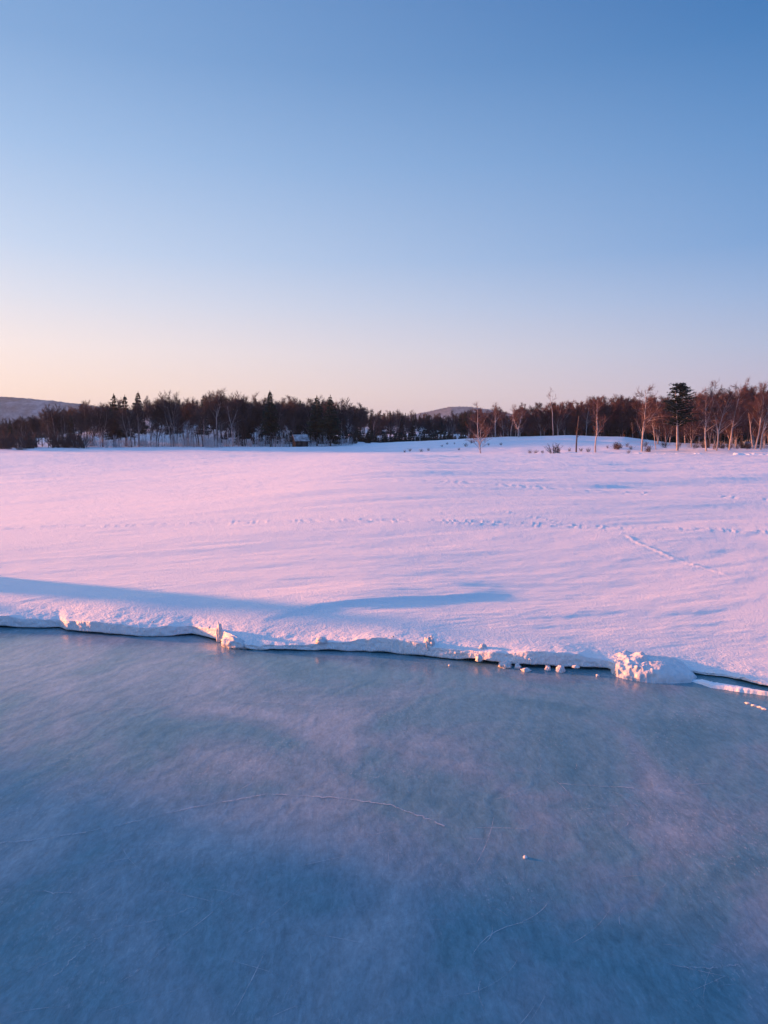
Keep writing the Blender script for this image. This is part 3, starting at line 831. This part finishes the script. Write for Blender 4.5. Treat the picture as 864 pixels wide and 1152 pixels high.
bx_y = 103; bx_x = (838.5 - 432) / F * bx_y
bxo = bpy.data.objects.new('storage_box', None); COL.objects.link(bxo); bxo.location = (bx_x, bx_y, float(land_h(bx_x, bx_y)))
tagit(bxo, 'pale blue storage box standing among the birches on the right', 'box')
mb = MB(); box(mb, (0, 0, .36), (.95, .7, .9)); link('body', mb.mesh('body'), m_blue, bxo)
mb = MB(); box(mb, (0, 0, .87), (1.05, .8, .10)); link('lid', mb.mesh('lid'), m_blue, bxo); bxo.scale = (.85, .85, .9)

# ------------------------------------------------------------------ snow lumps and slabs at the ice edge
def lump(name, loc, size, seed, mat, label, cat, rough=.35, freq=2.2, sub=4, flat=.25, rot=0, group=None):
    bm = bmesh.new(); bmesh.ops.create_icosphere(bm, subdivisions=sub, radius=1)
    o = Vector((seed * 7.1, seed * 3.3, seed))
    for v_ in bm.verts:
        n_ = v_.co.normalized()
        f = 1 + rough * mnoise.fractal(n_ * freq + o, 1.0, 2.0, 4) + rough * .5 * (mnoise.voronoi(n_ * freq * 1.4 + o)[0][0] - .4)
        p = n_ * f
        if p.z < -flat: p.z = -flat - (-(p.z) - flat) * .15
        v_.co = Vector((p.x * size[0], p.y * size[1], (p.z + flat) * size[2]))
    me = bpy.data.meshes.new(name); bm.to_mesh(me); bm.free()
    ob = link(name, me, mat, None, True)
    ob.location = loc; ob.rotation_euler = (0, 0, rot)
    return tagit(ob, label, cat, group)

# the big clump: a broken, lit left half running into a smooth apron on its right
def clump():
    c0 = pix(736, 768, .0)
    nx, ny = 230, 130
    u = np.linspace(-.62, .62, nx); w = np.linspace(-.30, .42, ny)
    U, Wv = np.meshgrid(u, w)
    # outline half width towards the camera, by u
    front = np.interp(u, [-.23, -.20, -.12, -.02, .06, .16, .27, .34], [.0, .08, .13, .17, .17, .155, .12, .0])
    hgt = np.interp(u, [-.23, -.20, -.12, 0, .06, .12, .22, .29, .34], [.0, .08, .105, .105, .10, .095, .075, .05, .0])
    e = 1 - np.clip((-Wv) / np.maximum(front, 1e-3), 0, 1.2) ** 2.6
    z = hgt * np.clip(e, 0, 1) ** .5
    back = np.clip(1 - (Wv / .40) ** 2, 0, 1)
    z = np.where(Wv > 0, hgt * back ** .5, z)
    left = 1 - sstep(.00, .06, U + .02 * vnoise(U * 0, Wv * 20))
    rough = np.abs(fbm(U * 8, Wv * 8 + 3, 3)) * .065 + fbm(U * 22, Wv * 22, 4) * .012
    z = z + (rough - .02) * left * (z > .02) + .014 * fbm(U * 9, Wv * 9, 5, .6) * (z > .02)
    z = z - .045 * sstep(.02, .07, U) * (1 - sstep(.08, .3, U)) * (z > .02) * 0
    z = np.where(z < .004, -.02, z)
    yy = Wv + left * .020 * fbm(U * 28, z * 30 + 3, 3)
    a = R(-9); ca, sa = math.cos(a), math.sin(a)
    X_ = U * ca - yy * sa + c0.x; Y_ = U * sa + yy * ca + c0.y + .16
    return grid_mesh('snow_clump', np.stack([X_, Y_, z], -1))
tagit(link('snow_clump', clump(), m_clod), 'big broken snow clump on the ice edge, left half glowing pink, right half blue', 'snow clump')

p = pix(247, 719, 0)
lump('snow_lump', pix(246, 723, 0) + Vector((0, .05, .0)), (.028, .045, .115), 3, m_clod, 'small upright lit knob of snow above the wedge-shaped lump', 'snow lump', .3, 2)
lump('snow_lump', pix(262, 729, 0) + Vector((0, .04, 0)), (.115, .06, .062), 8, m_clod, 'wedge-shaped lit lump of snow sloping down to the ice left of centre', 'snow lump', .3, 2.4, rot=R(-32))
lump('snow_lump', pix(362, 723, .06), (.045, .04, .035), 5, m_clod, 'little lit crumb lying on the snow above the dark gap', 'snow lump', .4, 3, 3)
lump('snow_lump', pix(483, 733, .03), (.042, .05, .085), 12, m_clod, 'lit knob at the end of the high crest near the middle', 'snow lump', .45, 2.5)
lump('snow_lump', pix(543.5, 730, .08), (.026, .03, .03), 14, m_clod, 'loose lit crumb lying higher up behind the edge', 'snow lump', .4, 3, 3)
lump('snow_lump', pix(539, 743, .03), (.024, .03, .035), 15, m_clod, 'tiny lit knob at the edge under the loose crumb', 'snow lump', .4, 3, 3)
for (px, py, sz, sd, lab) in [(569, 750, (.046, .035, .034), 21, 'longest lit snow chunk on the ice, leftmost of the row'),
                              (583, 751.5, (.020, .022, .028), 22, 'round snow chunk second from left in the row'),
                              (592.5, 754.5, (.030, .024, .018), 23, 'flat snow chunk third from left in the row'),
                              (617, 753.5, (.020, .022, .025), 24, 'rounded snow chunk fourth from left in the row'),
                              (631.5, 755.5, (.028, .026, .036), 25, 'tall ragged snow chunk at the right end of the row')]:
    lump('snow_chunk', pix(px, py + 1.5, 0) + Vector((0, .02, 0)), sz, sd, m_clod, lab, 'snow chunk', .55, 2.0, 3, group='snow chunks in a row at the ice edge')
lump('snow_chunk', pix(648, 751, .05), (.025, .02, .012), 31, m_clod, 'thin flake of snow stuck to the shaded wall right of the row', 'snow chunk', .4, 3, 3)
lump('ice_pebble', pix(591, 965, 0), (.0085, .0085, .007), 33, m_clod, 'tiny round pinkish pebble of ice lying alone on the dark ice', 'pebble', .12, 2, 3)
for k in range(4):
    px = [842, 849, 856, 861][k]; py = [791.5, 794, 796, 798][k]
    lump('ice_shard', pix(px, py, 0), (.02, .010, .006), 41 + k, m_clod, 'flat lit ice shard lying at the right edge of the photo', 'ice shard', .5, 3, 3, rot=R(-25), group='lit ice shards at the right edge')

# broken-off slab in front of the crack on the right
def slab():
    px = np.linspace(776, 1010, 200)
    yf = np.interp(px, [776, 790, 800, 812, 830, 864, 1010], [766.5, 770.5, 774, 775.5, 778.5, 783, 806])
    yb = np.interp(px, [776, 790, 800, 830, 864, 1010], [764.5, 763.5, 766, 770.5, 778, 799])
    rows_ = []
    th = np.interp(px, [776, 792, 850, 1010], [.004, .020, .026, .040])
    for t, zf in [(-.02, .0), (0, .012), (.06, .6), (.16, .88), (.35, 1), (.6, 1.0), (.85, .93), (.97, .7), (1.0, .1), (1.02, -.1)]:
        r_ = []
        for i in range(len(px)):
            a = pix(px[i], yf[i], 0); b_ = pix(px[i], yb[i], th[i])
            q = a.lerp(Vector((b_.x, b_.y, 0)), t)
            z = th[i] * zf + .002 * float(vnoise(np.array(px[i] * .3), np.array(t * 4)))
            r_.append((q.x, q.y + .003 * float(vnoise(np.array(px[i] * .25), np.array(1.0 + t))), max(z, -.01)))
        rows_.append(r_)
    return grid_mesh('snow_slab', np.array(rows_))
tagit(link('snow_slab', slab(), m_bank), 'thin blue-shaded snow slab split off by the black crack on the right', 'snow slab')

# hairline cracks in the ice
def crack(pts, w):
    P_ = [pix(a, b_, 0) for a, b_ in pts]
    fine_ = []
    for i in range(len(P_) - 1):
        m = 14
        for k in range(m):
            q = P_[i].lerp(P_[i + 1], k / m); fine_.append(q + Vector((rg.gauss(0, .004), rg.gauss(0, .004), 0)))
    fine_.append(P_[-1]); mb = MB()
    for i in range(len(fine_) - 1):
        a, b_ = fine_[i], fine_[i + 1]; d = (b_ - a).normalized(); n_ = Vector((-d.y, d.x, 0)) * w * .5
        z = Vector((0, 0, .003)); mb.quad(a - n_ + z, b_ - n_ + z, b_ + n_ + z, a + n_ + z)
    return mb.mesh('ice_crack')
for pts, w, lab in [([(-30, 952), (60, 943), (130, 930), (200, 912), (300, 894), (380, 898), (440, 906), (500, 930)], .008, 'long pale crack curving across the ice from the left edge'),
                    ([(-20, 1000), (40, 1003), (80, 1006)], .003, 'short faint crack near the left edge below the long one'),
                    ([(60, 1100), (85, 1075), (120, 1048), (180, 1035), (220, 1020)], .003, 'faint bent crack in the lower left ice'),
                    ([(630, 882), (700, 886), (770, 893)], .004, 'faint straight crack in the ice right of centre'),
                    ([(770, 1088), (800, 1090), (830, 1086)], .003, 'short pale scratch in the lower right ice'),
                    ([(100, 800), (200, 792), (300, 790), (420, 800)], .004, 'faint level crack in the upper left ice')]:
    tagit(link('ice_crack', crack(pts, w), m_crack), lab, 'ice crack')

mb = MB(); rs2 = random.Random(12)
for k in range(110):
    px = rs2.uniform(-60, 930); py = rs2.uniform(800, 1180)
    c = pix(px, py, 0); a = R(rs2.gauss(28, 22)) if rs2.random() < .7 else rs2.uniform(0, 3.1)
    ln = rs2.uniform(.05, .45); cu = rs2.gauss(0, .8); w = rs2.uniform(.0005, .0014); q = c.copy(); m = 10
    for i in range(m):
        a += cu / m; nq = q + Vector((math.cos(a), math.sin(a), 0)) * ln / m
        nn_ = Vector((-math.sin(a), math.cos(a), 0)) * w * math.sin(math.pi * (i + .7) / (m + .6)); z = Vector((0, 0, .0018 + .00001 * k))
        mb.quad(q - nn_ + z, nq - nn_ + z, nq + nn_ + z, q + nn_ + z); q = nq
tagit(link('ice_scratches', mb.mesh('ice_scratches'), m_crack), 'fine pale scratches all over the near ice', 'scratches', kind='stuff')

# unseen snow ridge added left of the view to shade the near ice
gx, gy = np.meshgrid(np.linspace(-14.5, -6.5, 110), np.linspace(-9, 8, 190))
rid = -10.4 - .3 * np.sin(gy * .9)
hz = 2.6 * np.exp(-((gx - rid) / 1.1) ** 2) * (1 - sstep(6.0, 7.3, gy + .364 * (gx + 10) + .35 * fbm(gx * .8, gy * .8 + 5, 3))) * (1 + .22 * fbm(gx * .9, gy * .9, 4)) - .05
tagit(link('shading_snow_bank', grid_mesh('shading_snow_bank', np.stack([gx, gy, hz], -1)), m_bank), kind='structure')

# crumbs of crust along the lip
rs4 = random.Random(5)
for k in range(9):
    px = rs4.choice([rs4.uniform(60, 240), rs4.uniform(280, 540), rs4.uniform(590, 700), rs4.uniform(790, 864)])
    yb = float(np.interp(px, E[:, 0], E[:, 1])); yc = float(np.interp(px, E[:, 0], E[:, 2]))
    on_ice = rs4.random() < .35
    q = pix(px, yb + 2.0, 0) if on_ice else pix(px, yc - rs4.uniform(0, 4), .10)
    if not on_ice: q.z = float(field_h(np.array(q.x), np.array(q.y))) * .72
    z_ = rs4.uniform(.006, .013)
    lump('snow_crumb', q, (z_ * rs4.uniform(1, 2), z_, z_), 60 + k, m_clod, 'tiny crumb of crusted snow along the lip of the snow edge', 'snow crumb', .45, 3, 3, rot=rs4.uniform(0, 3), group='crumbs along the snow edge')

# ------------------------------------------------------------------ haze
m_haze = bpy.data.materials.new('haze'); m_haze.use_nodes = True
n = m_haze.node_tree; n.nodes.clear()
o_ = n.nodes.new('ShaderNodeOutputMaterial'); pv = n.nodes.new('ShaderNodeVolumePrincipled')
pv.inputs['Color'].default_value = (.34, .60, 1, 1); pv.inputs['Density'].default_value = .00016; pv.inputs['Anisotropy'].default_value = .2
n.links.new(pv.outputs[0], o_.inputs['Volume'])
mb = MB(); box(mb, (0, 0, 0), (1, 1, 1))
hz_ = link('haze', mb.mesh('haze'), m_haze)
hz_.scale = (13000, 13000, 150); hz_.location = (0, 3000, 73)
tagit(hz_, kind='stuff')
